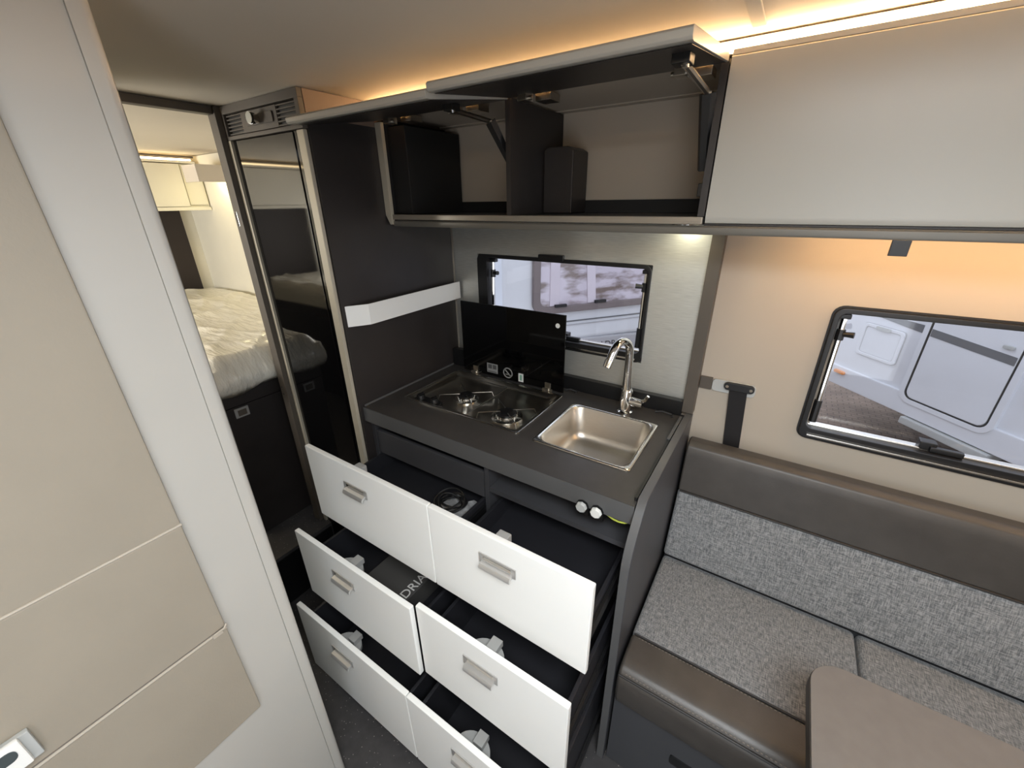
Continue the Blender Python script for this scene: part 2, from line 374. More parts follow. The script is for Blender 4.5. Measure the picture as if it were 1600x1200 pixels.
# windows
def window(name, W, label, gap_l, gap_r, stays, latches, tabs, side):
    x0, x1, z0, z1 = W
    st = MB().ring('y', rrect(x0, x1, z0, z1, 0.022), rrect(x0 + gap_l, x1 - gap_r, z0 + 0.032, z1 - 0.013, 0.016), 1.306, 1.352).build(name, M_black, None, 0.002)
    struct(st, label)
    MB().ring('y', rrect(x0 - 0.005, x1 + 0.005, z0 - 0.005, z1 + 0.005, 0.026), rrect(x0 + 0.006, x1 - 0.006, z0 + 0.006, z1 - 0.006, 0.018), 1.3165, 1.3198).build('outer_gasket', M_gasket, st)
    # silver blind rail along the sill
    MB().box(x0 + 0.02, x1 - 0.02, 1.300, 1.306, z0 + 0.010, z0 + 0.016).build('sill_strip', M_steelr, st, 0.001)
    MB().box(x0 + gap_l, x1 - gap_r, 1.330, 1.352, z0 + 0.029, z0 + 0.037).build('sill_rail', M_steelr, st, 0.003)
    MB().prism('y', rrect(x0 + 0.014, x1 - 0.014, z0 + 0.014, z1 - 0.014, 0.02), 1.366, 1.370).build('pane', M_pane, st)
    MB().ring('y', rrect(x0 + 0.012, x1 - 0.012, z0 + 0.012, z1 - 0.012, 0.02), rrect(x0 + 0.026, x1 - 0.026, z0 + 0.024, z1 - 0.02, 0.018), 1.360, 1.3655).build('pane_seal', M_gasket if not side else M_greypl, st)
    for sx, sgn in stays:
        s_ = MB().tube([(sx, 1.330, z1 - 0.024), (sx, 1.322, z0 + 0.06)], 0.0065, 10).build('stay_rod', M_chrome, st)
        MB().tube([(sx, 1.324, z0 + 0.115), (sx, 1.320, z0 + 0.050)], 0.0095, 10).build('rod_sleeve', M_black, s_)
        MB().box(sx - 0.012, sx + 0.012, 1.322, 1.345, z1 - 0.030, z1 - 0.018).build('rod_mount', M_black, s_, 0.002)
        zc = z1 - 0.07
        MB().tube([(sx, 1.328, zc + 0.012), (sx, 1.327, zc - 0.016)], 0.010, 10).tube([(sx, 1.326, zc), (sx + sgn * 0.028, 1.318, zc + 0.002)], [0.006, 0.008], 10).build('clamp_knob', M_black, s_)
    for lx in latches:
        l_ = MB().box(lx - 0.022, lx + 0.012, 1.330, 1.358, z0 + 0.030, z0 + 0.054).build('latch', M_black, st, 0.003)
        MB().box(lx - 0.002, lx + 0.062, 1.322, 1.336, z0 + 0.032, z0 + 0.046).build('latch_lever', M_black, l_, 0.003)
    for t0, t1 in tabs:
        MB().box(t0, t1, 1.300, 1.318, z1 - 0.006, z1 + 0.012).build('blind_tab', M_black, st, 0.002)
    return st
window('window_1', KW, 'black framed kitchen window with silver stays behind the hob', 0.046, 0.010, [(-0.366, -1), (-0.957, 1)], [-0.640], [(-0.742, -0.645)], False)
window('window_2', SW, 'black framed window above the sofa with silver stay and latch', 0.012, 0.012, [(0.1515, 1), (1.035, -1)], [0.405], [], True)

# ------------------------------------------------------------------ outside
struct(MB().slab('z', -9, 9, WY + 0.6, 12, -2.05, -2.0, []).build('ground', M_pave))
class Veh:
    def __init__(s, d, c, sgn): s.d = Vector((d[0], d[1], 0)); s.n = Vector((d[1], -d[0], 0)); s.c = c; s.sgn = sgn
    def P(s, a, z, t): p = s.d * a + s.n * (s.c + s.sgn * t); return (p.x, p.y, z)   # t > 0 goes into the vehicle
    def prism(s, pts, t0, t1, mb=None):
        mb = mb or MB(); n = len(pts)
        return mb.add([s.P(a, z, t0) for a, z in pts] + [s.P(a, z, t1) for a, z in pts],
                      [list(range(n)), list(range(2 * n - 1, n - 1, -1))] + [(i, (i + 1) % n, n + (i + 1) % n, n + i) for i in range(n)])
    def ring(s, o, i_, t0, t1):
        mb = MB(); mb.ring('y', o, i_, t0, t1); mb.v = [s.P(x, z, t) for x, t, z in mb.v]; return mb
R4 = lambda a, b, c, d: [(a, c), (b, c), (b, d), (a, d)]
# caravan seen through the kitchen window
dA = (0.604, 0.797); nA = (dA[1], -dA[0]); cA = nA[0] * -1.583 + nA[1] * 2.8
A = Veh(dA, cA, -1)
va = thing('caravan', 'white caravan with a brown framed window seen through the kitchen window', 'caravan', A.P(1.6, -2.0, 1.0))
A.prism([(0.2, -1.09), (2.75, -1.09), (2.75, 0.7), (0.2, 0.7)], 0.0, 1.9).build('body', M_veh, va, 0.05, seg=3)
A.prism([(0.2, -1.80), (2.70, -1.80), (2.72, -1.10), (1.66, -1.065), (0.2, -1.095)], -0.012, 1.85).build('skirt', M_vehgrey, va, 0.02)
A.prism(R4(0.25, 2.70, -0.915, -0.905), -0.006, 0.03).build('moulding', M_vehdk, va)
A.prism(R4(0.25, 2.70, -0.945, -0.937), -0.006, 0.03).build('moulding', M_vehgrey, va)
wa = A.ring(rrect(1.215, 2.62, -0.825, 0.18, 0.09), rrect(1.275, 2.56, -0.770, 0.12, 0.06), -0.035, 0.02).build('window', M_vehfr, va, 0.006)
A.prism(rrect(1.27, 2.565, -0.775, 0.125, 0.055), -0.016, -0.006).build('pane', M_paintrefl, wa)
A.prism(R4(1.36, 1.44, -0.765, 0.10), -0.022, -0.0165).build('blind', M_curt, wa)
A.prism([(1.70, -0.765), (1.775, -0.765), (1.70, 0.10), (1.625, 0.10)], -0.022, -0.0165).build('window_bar', M_curt, wa)
A.prism(R4(1.40, 1.50, -0.775, -0.755), -0.045, -0.0225).build('latch', M_gasket, wa)
A.prism(R4(1.76, 1.86, -0.770, -0.748), -0.045, -0.0225).build('latch', M_gasket, wa)
A.prism(R4(0.42, 0.97, -1.0, 0.45), -0.012, 0.02).build('side_panel', mat('vehicle_pearl', lin(226, 232, 242), 0.35), va, 0.004)
for k, s_ in enumerate((0.75, 2.2)):
    mb = MB(); p = A.P(s_, -1.72, 0.25); q = A.P(s_, -1.72, 0.43); mb.cyl(p, q, 0.28, n=24); mb.build('wheel', M_black, va)
text('lettering', 'ADRIA', 0.085, mat('lettering_dark', lin(70, 68, 70), 0.5), va, frame(A.P(1.84, -1.178, -0.0135), A.d, (0, 0, 1)), 0.001)
# caravan seen through the window beside the sofa
dB = (-0.680, 0.733); nB = (dB[1], -dB[0]); cB = nB[0] * 0.583 + nB[1] * 4.635
B = Veh(dB, cB, 1)
vb = thing('caravan', 'white caravan with entrance door and orange marker lamp outside the sofa window', 'caravan', B.P(2.0, -2.0, 1.0))
B.prism([(3.22, -0.2), (3.22, -1.46), (3.02, -1.56), (1.0, -1.56), (0.0, -1.56), (0.0, 0.7), (3.1, 0.7)], 0.0, 2.0).build('body', M_veh, vb, 0.02)
B.prism([(3.12, -1.425), (3.02, -1.60), (0.0, -1.60), (0.0, -1.425)], -0.022, 0.05).build('skirt', M_veh, vb, 0.010)
B.prism(R4(1.75, 2.33, -1.665, -1.605), -0.05, 0.12).build('step', M_greypl, vb, 0.012)
B.prism(R4(0.0, 2.9, -1.68, -1.57), 0.25, 1.8).build('underbody', M_vehdk, vb)
do = B.ring(rrect(1.80, 2.42, -1.50, 0.40, 0.09), rrect(1.838, 2.382, -1.462, 0.36, 0.06), -0.030, 0.02).build('door', M_veh, vb, 0.004)
B.ring(rrect(1.836, 2.384, -1.464, 0.362, 0.062), rrect(1.848, 2.372, -1.452, 0.35, 0.055), -0.027, 0.02).build('door_gasket', M_gasket, do)
B.prism(rrect(1.850, 2.370, -1.450, 0.348, 0.055), -0.026, 0.01).build('door_leaf', M_veh, do, 0.004)
B.prism(rrect(1.885, 1.945, -0.905, -0.882, 0.010), -0.045, -0.0262).build('door_handle', M_greypl, do, 0.004)
ht = B.ring(rrect(2.535, 2.875, -1.262, -0.985, 0.03), rrect(2.560, 2.850, -1.237, -1.010, 0.02), -0.018, 0.01).build('service_hatch', M_veh, vb, 0.004)
B.ring(rrect(2.530, 2.880, -1.267, -0.980, 0.034), rrect(2.5345, 2.8755, -1.2625, -0.9845, 0.031), -0.006, 0.01).build('hatch_seal', M_vehgrey, ht)
B.ring(rrect(2.5595, 2.8505, -1.2375, -1.0095, 0.02), rrect(2.564, 2.846, -1.233, -1.014, 0.018), -0.0125, 0.01).build('hatch_seal', M_vehgrey, ht)
B.prism(rrect(2.562, 2.848, -1.235, -1.012, 0.018), -0.010, 0.008).build('hatch_leaf', M_veh, ht, 0.003)
B.prism(rrect(2.64, 2.76, -1.015, -0.985, 0.012), -0.030, -0.0185).build('hatch_lock', M_greypl, ht, 0.003)
B.prism([(2.94, -0.880), (2.94, -0.900), (2.43, -0.955), (2.43, -0.895)], -0.004, 0.01).build('stripe', M_vehdk, vb)
B.prism([(2.364, -0.900), (2.364, -0.955), (1.856, -1.000), (1.856, -0.945)], -0.0285, -0.0255).build('stripe', M_vehdk, do)
B.prism([(1.79, -0.950), (1.79, -1.005), (0.6, -1.06), (0.6, -1.00)], -0.004, 0.01).build('stripe', M_vehdk, vb)
B.prism(rrect(2.885, 2.985, -1.484, -1.456, 0.010), -0.045, -0.0225).build('marker_lamp', M_orange, vb, 0.004)
for s_ in (0.7,):
    mb = MB(); mb.cyl(B.P(s_, -1.70, 0.06), B.P(s_, -1.70, 0.26), 0.30, n=24); mb.build('wheel', M_black, vb)

# ------------------------------------------------------------------ tall refrigerator unit
tc_ = thing('tall_cabinet', 'tall anthracite cabinet housing the refrigerator beside the kitchen worktop', 'cabinet', (-1.34, 1.03, FL))
MB().box(-1.163, -1.141, 0.768, 1.304, FL + 0.001, 0.210).build('side_panel', M_dark, tc_)
MB().box(-1.5475, -1.530, 0.768, 1.304, FL + 0.001, CE - 0.002).build('side_panel', M_dark, tc_)
MB().box(-1.529, -1.164, 1.285, 1.304, FL + 0.001, CE - 0.002).build('back_panel', M_blackint, tc_)
MB().box(-1.529, -1.164, 0.775, 1.284, CE - 0.02, CE - 0.002).build('top_panel', M_frame, tc_)
MB().box(-1.163, -1.141, 0.768, 1.304, 0.2102, CE - 0.002).build('top_fillet', mat('brown_fillet', lin(118, 98, 84), 0.5), tc_)
MB().box(-1.546, -1.142, 0.752, 0.767, 0.251, CE - 0.002).box(-1.546, -1.142, 0.752, 0.767, 0.183, 0.193).box(-1.546, -1.535, 0.752, 0.767, 0.193, 0.251).box(-1.160, -1.142, 0.752, 0.767, 0.193, 0.251).build('upper_frame', M_frame, tc_, 0.001)
vp = MB().box(-1.534, -1.161, 0.766, 0.772, 0.194, 0.250).box(-1.446, -1.258, 0.757, 0.766, 0.196, 0.248).build('vent_panel', M_frame, tc_, 0.0008)
for xa, xb in ((-1.532, -1.446), (-1.258, -1.163)):
    for k in range(6):
        zc = 0.1985 + k * 0.0094
        MB().box(xa, xb, 0.758, 0.7655, zc - 0.0016, zc + 0.0016).build('vent_slat', M_frame, vp)
    MB().box(xa, xb, 0.7645, 0.7658, 0.196, 0.248).build('vent_grille', M_black, vp)
fr = thing('refrigerator', 'slim tall refrigerator with a black mirror door and champagne side strips', 'refrigerator', (-1.34, 0.85, -1.52))
MB().box(-1.526, -1.166, 0.775, 1.27, -1.52, 0.178).build('body', M_blackint, fr)
dr = MB().box(-1.506, -1.201, 0.757, 0.7735, -1.50, 0.180).build('door', M_fridge, fr, 0.001)
MB().box(-1.528, -1.509, 0.760, 0.7735, -1.50, 0.181).build('door_border', M_glassblk, dr)
MB().box(-1.199, -1.181, 0.760, 0.7735, -1.50, 0.181).build('door_border', M_glassblk, dr)
MB().box(-1.546, -1.530, 0.752, 0.767, -1.50, 0.182).build('edge_strip', M_strip, fr, 0.001)
MB().box(-1.179, -1.148, 0.755, 0.767, -1.50, 0.182).build('edge_strip', M_strip, fr, 0.002)
sp = thing('spot_lamp', 'small round swivel spot lamp on the vent panel above the refrigerator', 'lamp', (-1.345, 0.757, 0.222))
MB().prism('y', rrect(-1.420, -1.275, 0.210, 0.236, 0.006), 0.7525, 0.7565).build('base', M_frame, sp, 0.001)
MB().tube([(-1.35, 0.752, 0.222), (-1.345, 0.728, 0.222)], [0.012, 0.016], 16).build('head', M_chrome, sp)
MB().lathe((-1.3445, 0.726, 0.222), [(0.0145, -0.001), (0.0145, 0.001), (0.010, 0.0012)], 20, 'y').build('lens', mat('spot_lens', lin(225, 225, 215), 0.15, 0.2), sp)
ld = MB()
prof = [(-1.1405, 0.778), (-1.104, 0.840), (-1.109, 1.303), (-1.1135, 1.303), (-1.109, 0.843), (-1.1405, 0.790)]
ld.prism('z', prof, -0.363, -0.296).box(-1.1405, -1.110, 0.85, 1.303, -0.363, -0.358)
tag(ld.build('wall_rail', M_white, None, 0.0006), 'white bent rail strip fixed on the dark side of the tall cabinet', 'rail')

# ------------------------------------------------------------------ splashback, post, kitchen cabinet
tag(MB().slab('y', -1.139, -0.192, -0.600, -0.060, 1.313, 1.3193, [KW]).build('splashback', M_splash, None), 'brushed silver wall panel around the kitchen window', 'wall panel')
tag(box('post', M_frame, None, -0.190, -0.156, 1.285, 1.3195, -0.632, -0.072, 0.0015), 'dark vertical post between the silver wall panel and the beige wall', 'post')

kc = thing('kitchen_cabinet', 'anthracite kitchen base cabinet with six white drawers pulled open', 'cabinet', (-0.65, 1.0, FL))
MB().box(-1.138, -1.122, 0.80, 1.30, FL + 0.03, -0.707).build('side_panel', M_cab, kc)
MB().box(-0.628, -0.612, 0.795, 1.30, FL + 0.03, -0.707).build('divider', M_cab, kc)
MB().box(-1.121, -0.180, 1.285, 1.30, FL + 0.03, -0.707).build('back_panel', M_blackint, kc)
MB().box(-1.138, -0.180, 0.80, 1.30, FL + 0.002, FL + 0.029).build('plinth', M_black, kc)
MB().box(-0.611, -0.180, 0.795, 0.905, -0.801, -0.785).build('shelf', M_cab, kc)
MB().box(-0.611, -0.180, 0.890, 0.905, -0.7845, -0.707).build('shelf_back', M_cab, kc)
tr = MB().box(-1.115, -0.634, 0.800, 0.815, -0.838, -0.745).build('cutlery_drawer', M_cab, kc, 0.002)
MB().box(-1.110, -0.640, 0.816, 1.20, -0.835, -0.825).box(-1.110, -1.10, 0.816, 1.20, -0.825, -0.77).box(-0.65, -0.64, 0.816, 1.20, -0.825, -0.77).build('tray', M_dark2, tr)
pp = [(1.302, -0.636), (0.800, -0.636), (0.772, -0.668), (0.742, -0.708), (0.727, -0.737), (0.7185, -0.762), (0.716, -0.785), (0.716, FL + 0.001), (1.302, FL + 0.001)]
MB().prism('x', pp, -0.178, -0.156).build('end_panel', M_cab, kc, 0.002, angle=50)
MB().prism('x', [(1.300, -0.6358), (0.800, -0.6358), (0.7715, -0.6678), (0.7415, -0.7078), (0.7265, -0.7368), (0.718, -0.7620), (0.7155, -0.785), (0.7155, FL + 0.002),
                 (0.7152, FL + 0.002), (0.7148, -0.785), (0.7174, -0.7625), (0.7258, -0.7365), (0.7407, -0.7072), (0.7709, -0.6671), (0.7996, -0.6352), (1.300, -0.6352)], -0.1765, -0.1575).build('edge_banding', M_edge, kc, angle=50)

def drawer(lbl, x0, x1, yf, zt, zb, catch, drop):
    ym = yf + 0.016; ye = ym + 0.47; s0, s1 = x0 + 0.018, x1 - 0.020; st = zt - drop; sb = zb + 0.030
    d = MB().box(s0, s0 + 0.010, ym, ye, sb, st).box(s1 - 0.010, s1, ym, ye, sb, st).box(s0 + 0.010, s1 - 0.010, ye - 0.010, ye, sb, st).box(s0 + 0.010, s1 - 0.010, ym, ye - 0.010, sb, sb + 0.012).build('drawer', M_dark2, kc, 0.001)
    d['label'] = lbl
    MB().box(s1 + 0.001, s1 + 0.009, ym + 0.03, ye, sb + 0.02, sb + 0.055).build('runner', M_black, d)
    MB().box(x0, x1, yf, ym - 0.0003, zb, zt).build('drawer_front', M_white, d, 0.003)
    hx = {True: -0.902, False: -0.407}[x0 < -0.9]; hz = zt - 0.073
    hp = MB().box(hx - 0.051, hx + 0.051, yf - 0.003, yf - 0.0002, hz - 0.014, hz + 0.014).build('handle', M_handle, d, 0.001)
    g = MB(); g.prism('x', [(yf - 0.003, hz - 0.004), (yf - 0.013, hz - 0.006), (yf - 0.017, hz - 0.012), (yf - 0.017, hz - 0.0185), (yf - 0.012, hz - 0.0205), (yf - 0.0125, hz - 0.0145), (yf - 0.003, hz - 0.012)], hx - 0.042, hx + 0.042)
    g.build('handle_grip', M_handle, d, angle=40)
    MB().box(hx - 0.038, hx + 0.038, yf - 0.0036, yf - 0.0031, hz - 0.0015, hz + 0.0085).build('grip_slot', M_chrome, d)
    if catch:
        c = MB(); hd = [(hx + 0.050 * math.cos(math.pi * k / 14), ym + 0.0005 + 0.044 * math.sin(math.pi * k / 14)) for k in range(15)]
        c.prism('z', hd, zt - 0.062, zt - 0.048).box(hx - 0.004, hx + 0.024, ym + 0.014, ym + 0.046, zt - 0.048, zt - 0.030).box(hx - 0.03, hx + 0.03, ym + 0.0005, ym + 0.008, zt - 0.10, zt - 0.048)
        c.build('catch_housing', M_greyd, d, 0.001)
    else:
        MB().box(hx - 0.016, hx + 0.016, ym + 0.0005, ym + 0.022, zt - 0.030, zt - 0.004).build('catch_housing', M_greyd, d, 0.003)
    return d
X0, XJ, X1 = -1.130, -0.615, -0.180
drawer('top drawer under the hob', X0, XJ - 0.001, 0.546, -0.678, -0.944, False, 0.165)
drawer('top drawer under the sink', XJ + 0.001, X1, 0.546, -0.678, -0.944, False, 0.165)
drawer('middle drawer holding a dark lettered box', X0, XJ - 0.003, 0.450, -0.941, -1.210, True, 0.100)
drawer('middle drawer beside the end panel', XJ + 0.003, X1, 0.464, -0.938, -1.207, True, 0.100)
drawer('bottom drawer near the bedroom step', X0, XJ - 0.001, 0.391, -1.212, -1.520, True, 0.060)
drawer('bottom drawer nearest to the sofa base', XJ + 0.001, X1, 0.391, -1.212, -1.520, True, 0.060)

# things inside the drawers
bk = thing('lettered_box', 'dark grey box with pale lettering lying in the middle drawer', 'box', (-0.84, 0.62, -1.167))
MB().box(-0.925, -0.745, 0.500, 0.84, -1.167, -1.092).build('carton', mat('dark_card', lin(70, 68, 66), 0.6, var=0.05), bk, 0.003)
text('lettering', 'ADRIA', 0.042, M_print, bk, frame((-0.752, 0.512, -1.0915), (0, 1, 0), (-1, 0, 0)), 0.0006)
bag = MB()
rings = []
random.seed(4)
for (zz, k) in ((-0.9015, 0.96), (-0.885, 1.0), (-0.862, 0.97), (-0.852, 0.6)):
    ring = []
    for i in range(28):
        t = 2 * math.pi * i / 28; q = 1 + 0.10 * math.sin(5 * t + zz * 40) + 0.05 * random.random()
        ring.append((-0.702 + 0.050 * k * q * max(-1, min(1, 1.35 * math.cos(t))), 0.700 + 0.085 * k * q * max(-1, min(1, 1.35 * math.sin(t))), zz + 0.005 * math.sin(7 * t)))
    rings.append(ring)
bag.loft(rings)
tag(bag.build('plastic_bag', M_plast), 'clear plastic bag of papers in the top drawer under the cable', 'bag')
coil = []
for i in range(150):
    t = i / 150 * 2 * math.pi * 4.2; rr_ = 0.040 + 0.009 * math.sin(t * 0.37)
    coil.append((-0.706 + rr_ * math.cos(t) + 0.006 * math.sin(t * 0.21), 0.725 + rr_ * 0.9 * math.sin(t), -0.838 + 0.010 * math.sin(t * 1.3) + 0.012 * i / 150))
tag(MB().tube(coil, 0.0034, 7).build('cable_coil', M_black), 'coiled black cable lying on the plastic bag in the top drawer', 'cable')

# gas valves and earth wire on the shelf under the sink
for x, lb, cap in ((-0.305, 'grey octagonal valve knob under the worktop, further from the end panel', M_greypl), (-0.266, 'pale octagonal valve knob under the worktop, next to the yellow wire', M_whites)):
    v = thing('valve_knob', lb, 'valve', (x, 0.775, -0.715), 'valve knobs under the worktop')
    MB().lathe((x, 0.766, -0.7005), [(0.0125, -0.003), (0.0145, 0.0), (0.0145, 0.006), (0.008, 0.008)], 8, 'y').build('cap', cap, v)
    MB().lathe((x, 0.7745, -0.7005), [(0.0165, 0.0), (0.0165, 0.0035)], 8, 'y').box(x - 0.014, x + 0.014, 0.782, 0.82, -0.735, -0.7065).box(x - 0.004, x + 0.004, 0.7755, 0.783, -0.716, -0.7065).build('stem', M_black, v)
tag(MB().tube([(-0.250, 0.815, -0.712), (-0.243, 0.786, -0.7085), (-0.226, 0.783, -0.712), (-0.212, 0.783, -0.7135), (-0.198, 0.784, -0.711), (-0.188, 0.790, -0.7085), (-0.184, 0.82, -0.709)], 0.0024, 7).build('earth_wire', M_wire), 'thin green and yellow wire looping beside the valve knobs', 'wire')

# ------------------------------------------------------------------ worktop, hob, sink, tap
SX0, SX1, SY0, SY1 = -0.530, -0.232, 0.900, 1.190
HX0, HX1, HY0, HY1 = -1.076, -0.584, 0.908, 1.222
wt = thing('worktop', 'dark grey kitchen worktop with hob and sink set into it', 'worktop', (-0.65, 1.04, -0.705))
MB().slab('z', -1.1395, -0.179, 0.7805, 1.302, -0.705, -0.650, [(SX0 + 0.008, SX1 - 0.008, SY0 + 0.008, SY1 - 0.008), (HX0 + 0.008, HX1 - 0.008, HY0 + 0.008, HY1 - 0.008)]).build('slab', M_top, wt)
MB().box(-1.1395, -0.179, 0.7785, 0.7803, -0.704, -0.651).build('edge_band', M_edge, wt)
MB().box(-1.1395, -0.191, 1.288, 1.3125, -0.6495, -0.598).build('upstand', M_black, wt, 0.002)
MB().box(-1.1395, -1.05, 1.262, 1.2875, -0.6495, -0.575).build('upstand_block', M_black, wt, 0.002)
MB().box(-1.1395, -1.134, 0.785, 1.260, -0.6495, -0.642).build('side_seal', M_edge, wt, 0.001)
MB().prism('z', rrect(-0.1875, -0.180, 0.800, 1.20, 0.0035), -0.6495, -0.640).build('flap_hinge', M_black, wt)
MB().box(-0.1885, -0.180, 1.10, 1.26, -0.6399, -0.6365).build('hinge_cover', M_edge, wt)
# small folded hooks at the back edge
for xa, xb, yy in ((-0.600, -0.555, 1.268), (-0.268, -0.215, 1.268)):
    tag(MB().tube([(xa, yy, -0.6455), (xa + 0.02, yy + 0.004, -0.640), (xb, yy + 0.008, -0.6455), (xb + 0.004, yy - 0.008, -0.6455)], 0.0035, 8).build('folding_hook', M_gasket), 'small black hook folded flat on the worktop ' + ('near the tap base' if xa > -0.4 else 'next to the glass lid'), 'hook')

def rr3(x0, x1, y0, y1, r, z, n=6): return [(a, b, z) for a, b in rrect(x0, x1, y0, y1, r, n)]
sk = thing('sink', 'square stainless steel sink set into the dark worktop', 'sink', ((SX0 + SX1) / 2, (SY0 + SY1) / 2, -0.775))
def inset(d): return (SX0 + d, SX1 - d, SY0 + d, SY1 - d)
MB().loft([rr3(*inset(0.013), 0.035, -0.6475), rr3(*inset(0.017), 0.040, -0.655), rr3(*inset(0.022), 0.045, -0.735), rr3(*inset(0.028), 0.045, -0.752), rr3(*inset(0.042), 0.035, -0.763), rr3(*inset(0.09), 0.02, -0.766), rr3(*inset(0.13), 0.01, -0.767)], False, True).build('basin', M_steel, sk, angle=60)
MB().loft([rr3(*inset(0.0), 0.012, -0.6495), rr3(*inset(0.0), 0.012, -0.6475), rr3(*inset(0.004), 0.012, -0.645), rr3(*inset(0.012), 0.034, -0.6465), rr3(*inset(0.0135), 0.035, -0.650)], False, False).build('rim', M_steelr, sk, angle=60)
MB().lathe((-0.300, 0.985, -0.7655), [(0.030, 0.0), (0.028, 0.003), (0.012, 0.002)], 20).build('drain', M_steelr, sk)

hb = thing('hob', 'two burner steel gas hob with black glass lid raised on the worktop', 'hob', ((HX0 + HX1) / 2, (HY0 + HY1) / 2, -0.68))
def hin(d): return (HX0 + d, HX1 - d, HY0 + d, HY1 - d)
MB().loft([rr3(*hin(0.004), 0.014, -0.6475), rr3(*hin(0.014), 0.022, -0.6475), rr3(*hin(0.022), 0.030, -0.660), rr3(*hin(0.034), 0.03, -0.668), rr3(*hin(0.10), 0.02, -0.6685)], False, True).build('tray', M_hob, hb, angle=60)
MB().loft([rr3(*hin(0.0), 0.010, -0.6495), rr3(*hin(0.0), 0.010, -0.647), rr3(*hin(0.003), 0.010, -0.6455), rr3(*hin(0.006), 0.012, -0.6475)], False, False).build('rim', M_steelr, hb, angle=60)
for bx_, by_, r_ in ((-0.893, 1.045, 0.030), (-0.690, 1.010, 0.036)):
    bu = MB().lathe((bx_, by_, -0.6683), [(r_ * 1.5, 0.0), (r_ * 1.5, 0.004), (r_ * 1.25, 0.007), (r_ * 1.05, 0.0075), (r_ * 1.0, 0.014), (r_ * 0.8, 0.016)], 28).build('burner', M_steelr, hb)
    MB().lathe((bx_, by_, -0.652), [(r_ * 0.92, 0.0), (r_ * 0.95, 0.003), (r_ * 0.8, 0.006), (r_ * 0.3, 0.0068)], 28).build('burner_cap', M_black, bu)
    g = MB()
    for k in range(16):
        t = 2 * math.pi * k / 16; c_, s_ = math.cos(t), math.sin(t)
        g.tube([(bx_ + c_ * r_ * 1.01, by_ + s_ * r_ * 1.01, -0.6605), (bx_ + c_ * r_ * 1.03, by_ + s_ * r_ * 1.03, -0.6545)], 0.0016, 5)
    g.build('burner_teeth', M_chrome, bu)
    MB().tube([(bx_ + r_ * 1.25, by_ - r_ * 0.6, -0.668), (bx_ + r_ * 1.25, by_ - r_ * 0.6, -0.648)], 0.002, 6).build('igniter', M_whites, bu)
gz = -0.6425
gr = MB()
for bx_, by_ in ((-0.893, 1.045), (-0.690, 1.010)):
    for a in (45, 135, 225, 315):
        t = math.radians(a); c_, s_ = math.cos(t), math.sin(t)
        gr.tube([(bx_ + c_ * 0.022, by_ + s_ * 0.022, gz), (bx_ + c_ * 0.105, by_ + s_ * 0.085, gz), (bx_ + c_ * 0.112, by_ + s_ * 0.092, -0.664)], 0.0018, 6)
gr.tube([(HX0 + 0.04, 1.165, gz), (HX1 - 0.035, 1.165, gz)], 0.0018, 6).tube([(-0.79, 0.93, gz), (-0.79, 1.165, gz)], 0.0018, 6)
gr.build('pan_support', mat('dark_wire', (0.30, 0.29, 0.27), 0.35, 1.0), hb)
kp = MB().prism('z', rrect(-1.045, -0.925, 0.918, 0.962, 0.020), -0.6675, -0.652).build('control_panel', M_black, hb, 0.003)
for kx in (-1.018, -0.954):
    MB().lathe((kx, 0.940, -0.6515), [(0.016, 0), (0.014, 0.014), (0.012, 0.016)], 18).box(kx - 0.003, kx + 0.003, 0.926, 0.954, -0.650, -0.632).build('knob', M_black, kp)
lid = MB().box(-1.048, -0.588, 1.2265, 1.2325, -0.640, -0.352).build('glass_lid', M_glassblk, hb, 0.0015)
MB().lathe((-0.618, 1.2262, -0.392), [(0.0085, -0.0006), (0.0085, 0.0002)], 20, 'y').build('white_dot', M_whites, lid)
def sticker(x0, x1, z0, z1, m): return MB().box(x0, x1, 1.2256, 1.2263, z0, z1).build('sticker', m, lid)
sticker(-0.928, -0.876, -0.627, -0.588, M_paper); sticker(-0.779, -0.757, -0.636, -0.602, M_whites)
MB().box(-0.924, -0.881, 1.2250, 1.2255, -0.624, -0.6205).box(-0.922, -0.904, 1.2250, 1.2255, -0.610, -0.5925).box(-0.899, -0.882, 1.2250, 1.2255, -0.610, -0.5925).build('sticker_print', mat('print_dark', lin(80, 80, 80), 0.5), lid)
MB().box(-0.773, -0.763, 1.2250, 1.2255, -0.630, -0.608).build('sticker_print', mat('print_green', lin(130, 170, 150), 0.5), lid)
def circ(cx, cz, r, n=24): return [(cx + r * math.cos(2 * math.pi * k / n), cz + r * math.sin(2 * math.pi * k / n)) for k in range(n)]
MB().ring('y', circ(-0.828, -0.612, 0.022), circ(-0.828, -0.612, 0.0175), 1.2256, 1.2263).prism('y', [(-0.8455, -0.599), (-0.8425, -0.5955), (-0.8105, -0.625), (-0.8135, -0.6285)], 1.2256, 1.2263).box(-0.839, -0.818, 1.2256, 1.2262, -0.620, -0.617).build('sticker', M_paper, lid)
for hx_ in (-0.985, -0.650):
    MB().tube([(hx_ - 0.02, 1.222, -0.640), (hx_ + 0.02, 1.222, -0.640)], 0.006, 10).box(hx_ - 0.008, hx_ + 0.008, 1.212, 1.226, -0.646, -0.630).box(hx_ - 0.012, hx_ + 0.012, 1.222, 1.2265, -0.640, -0.612).build('lid_hinge', M_hob, hb, 0.001)

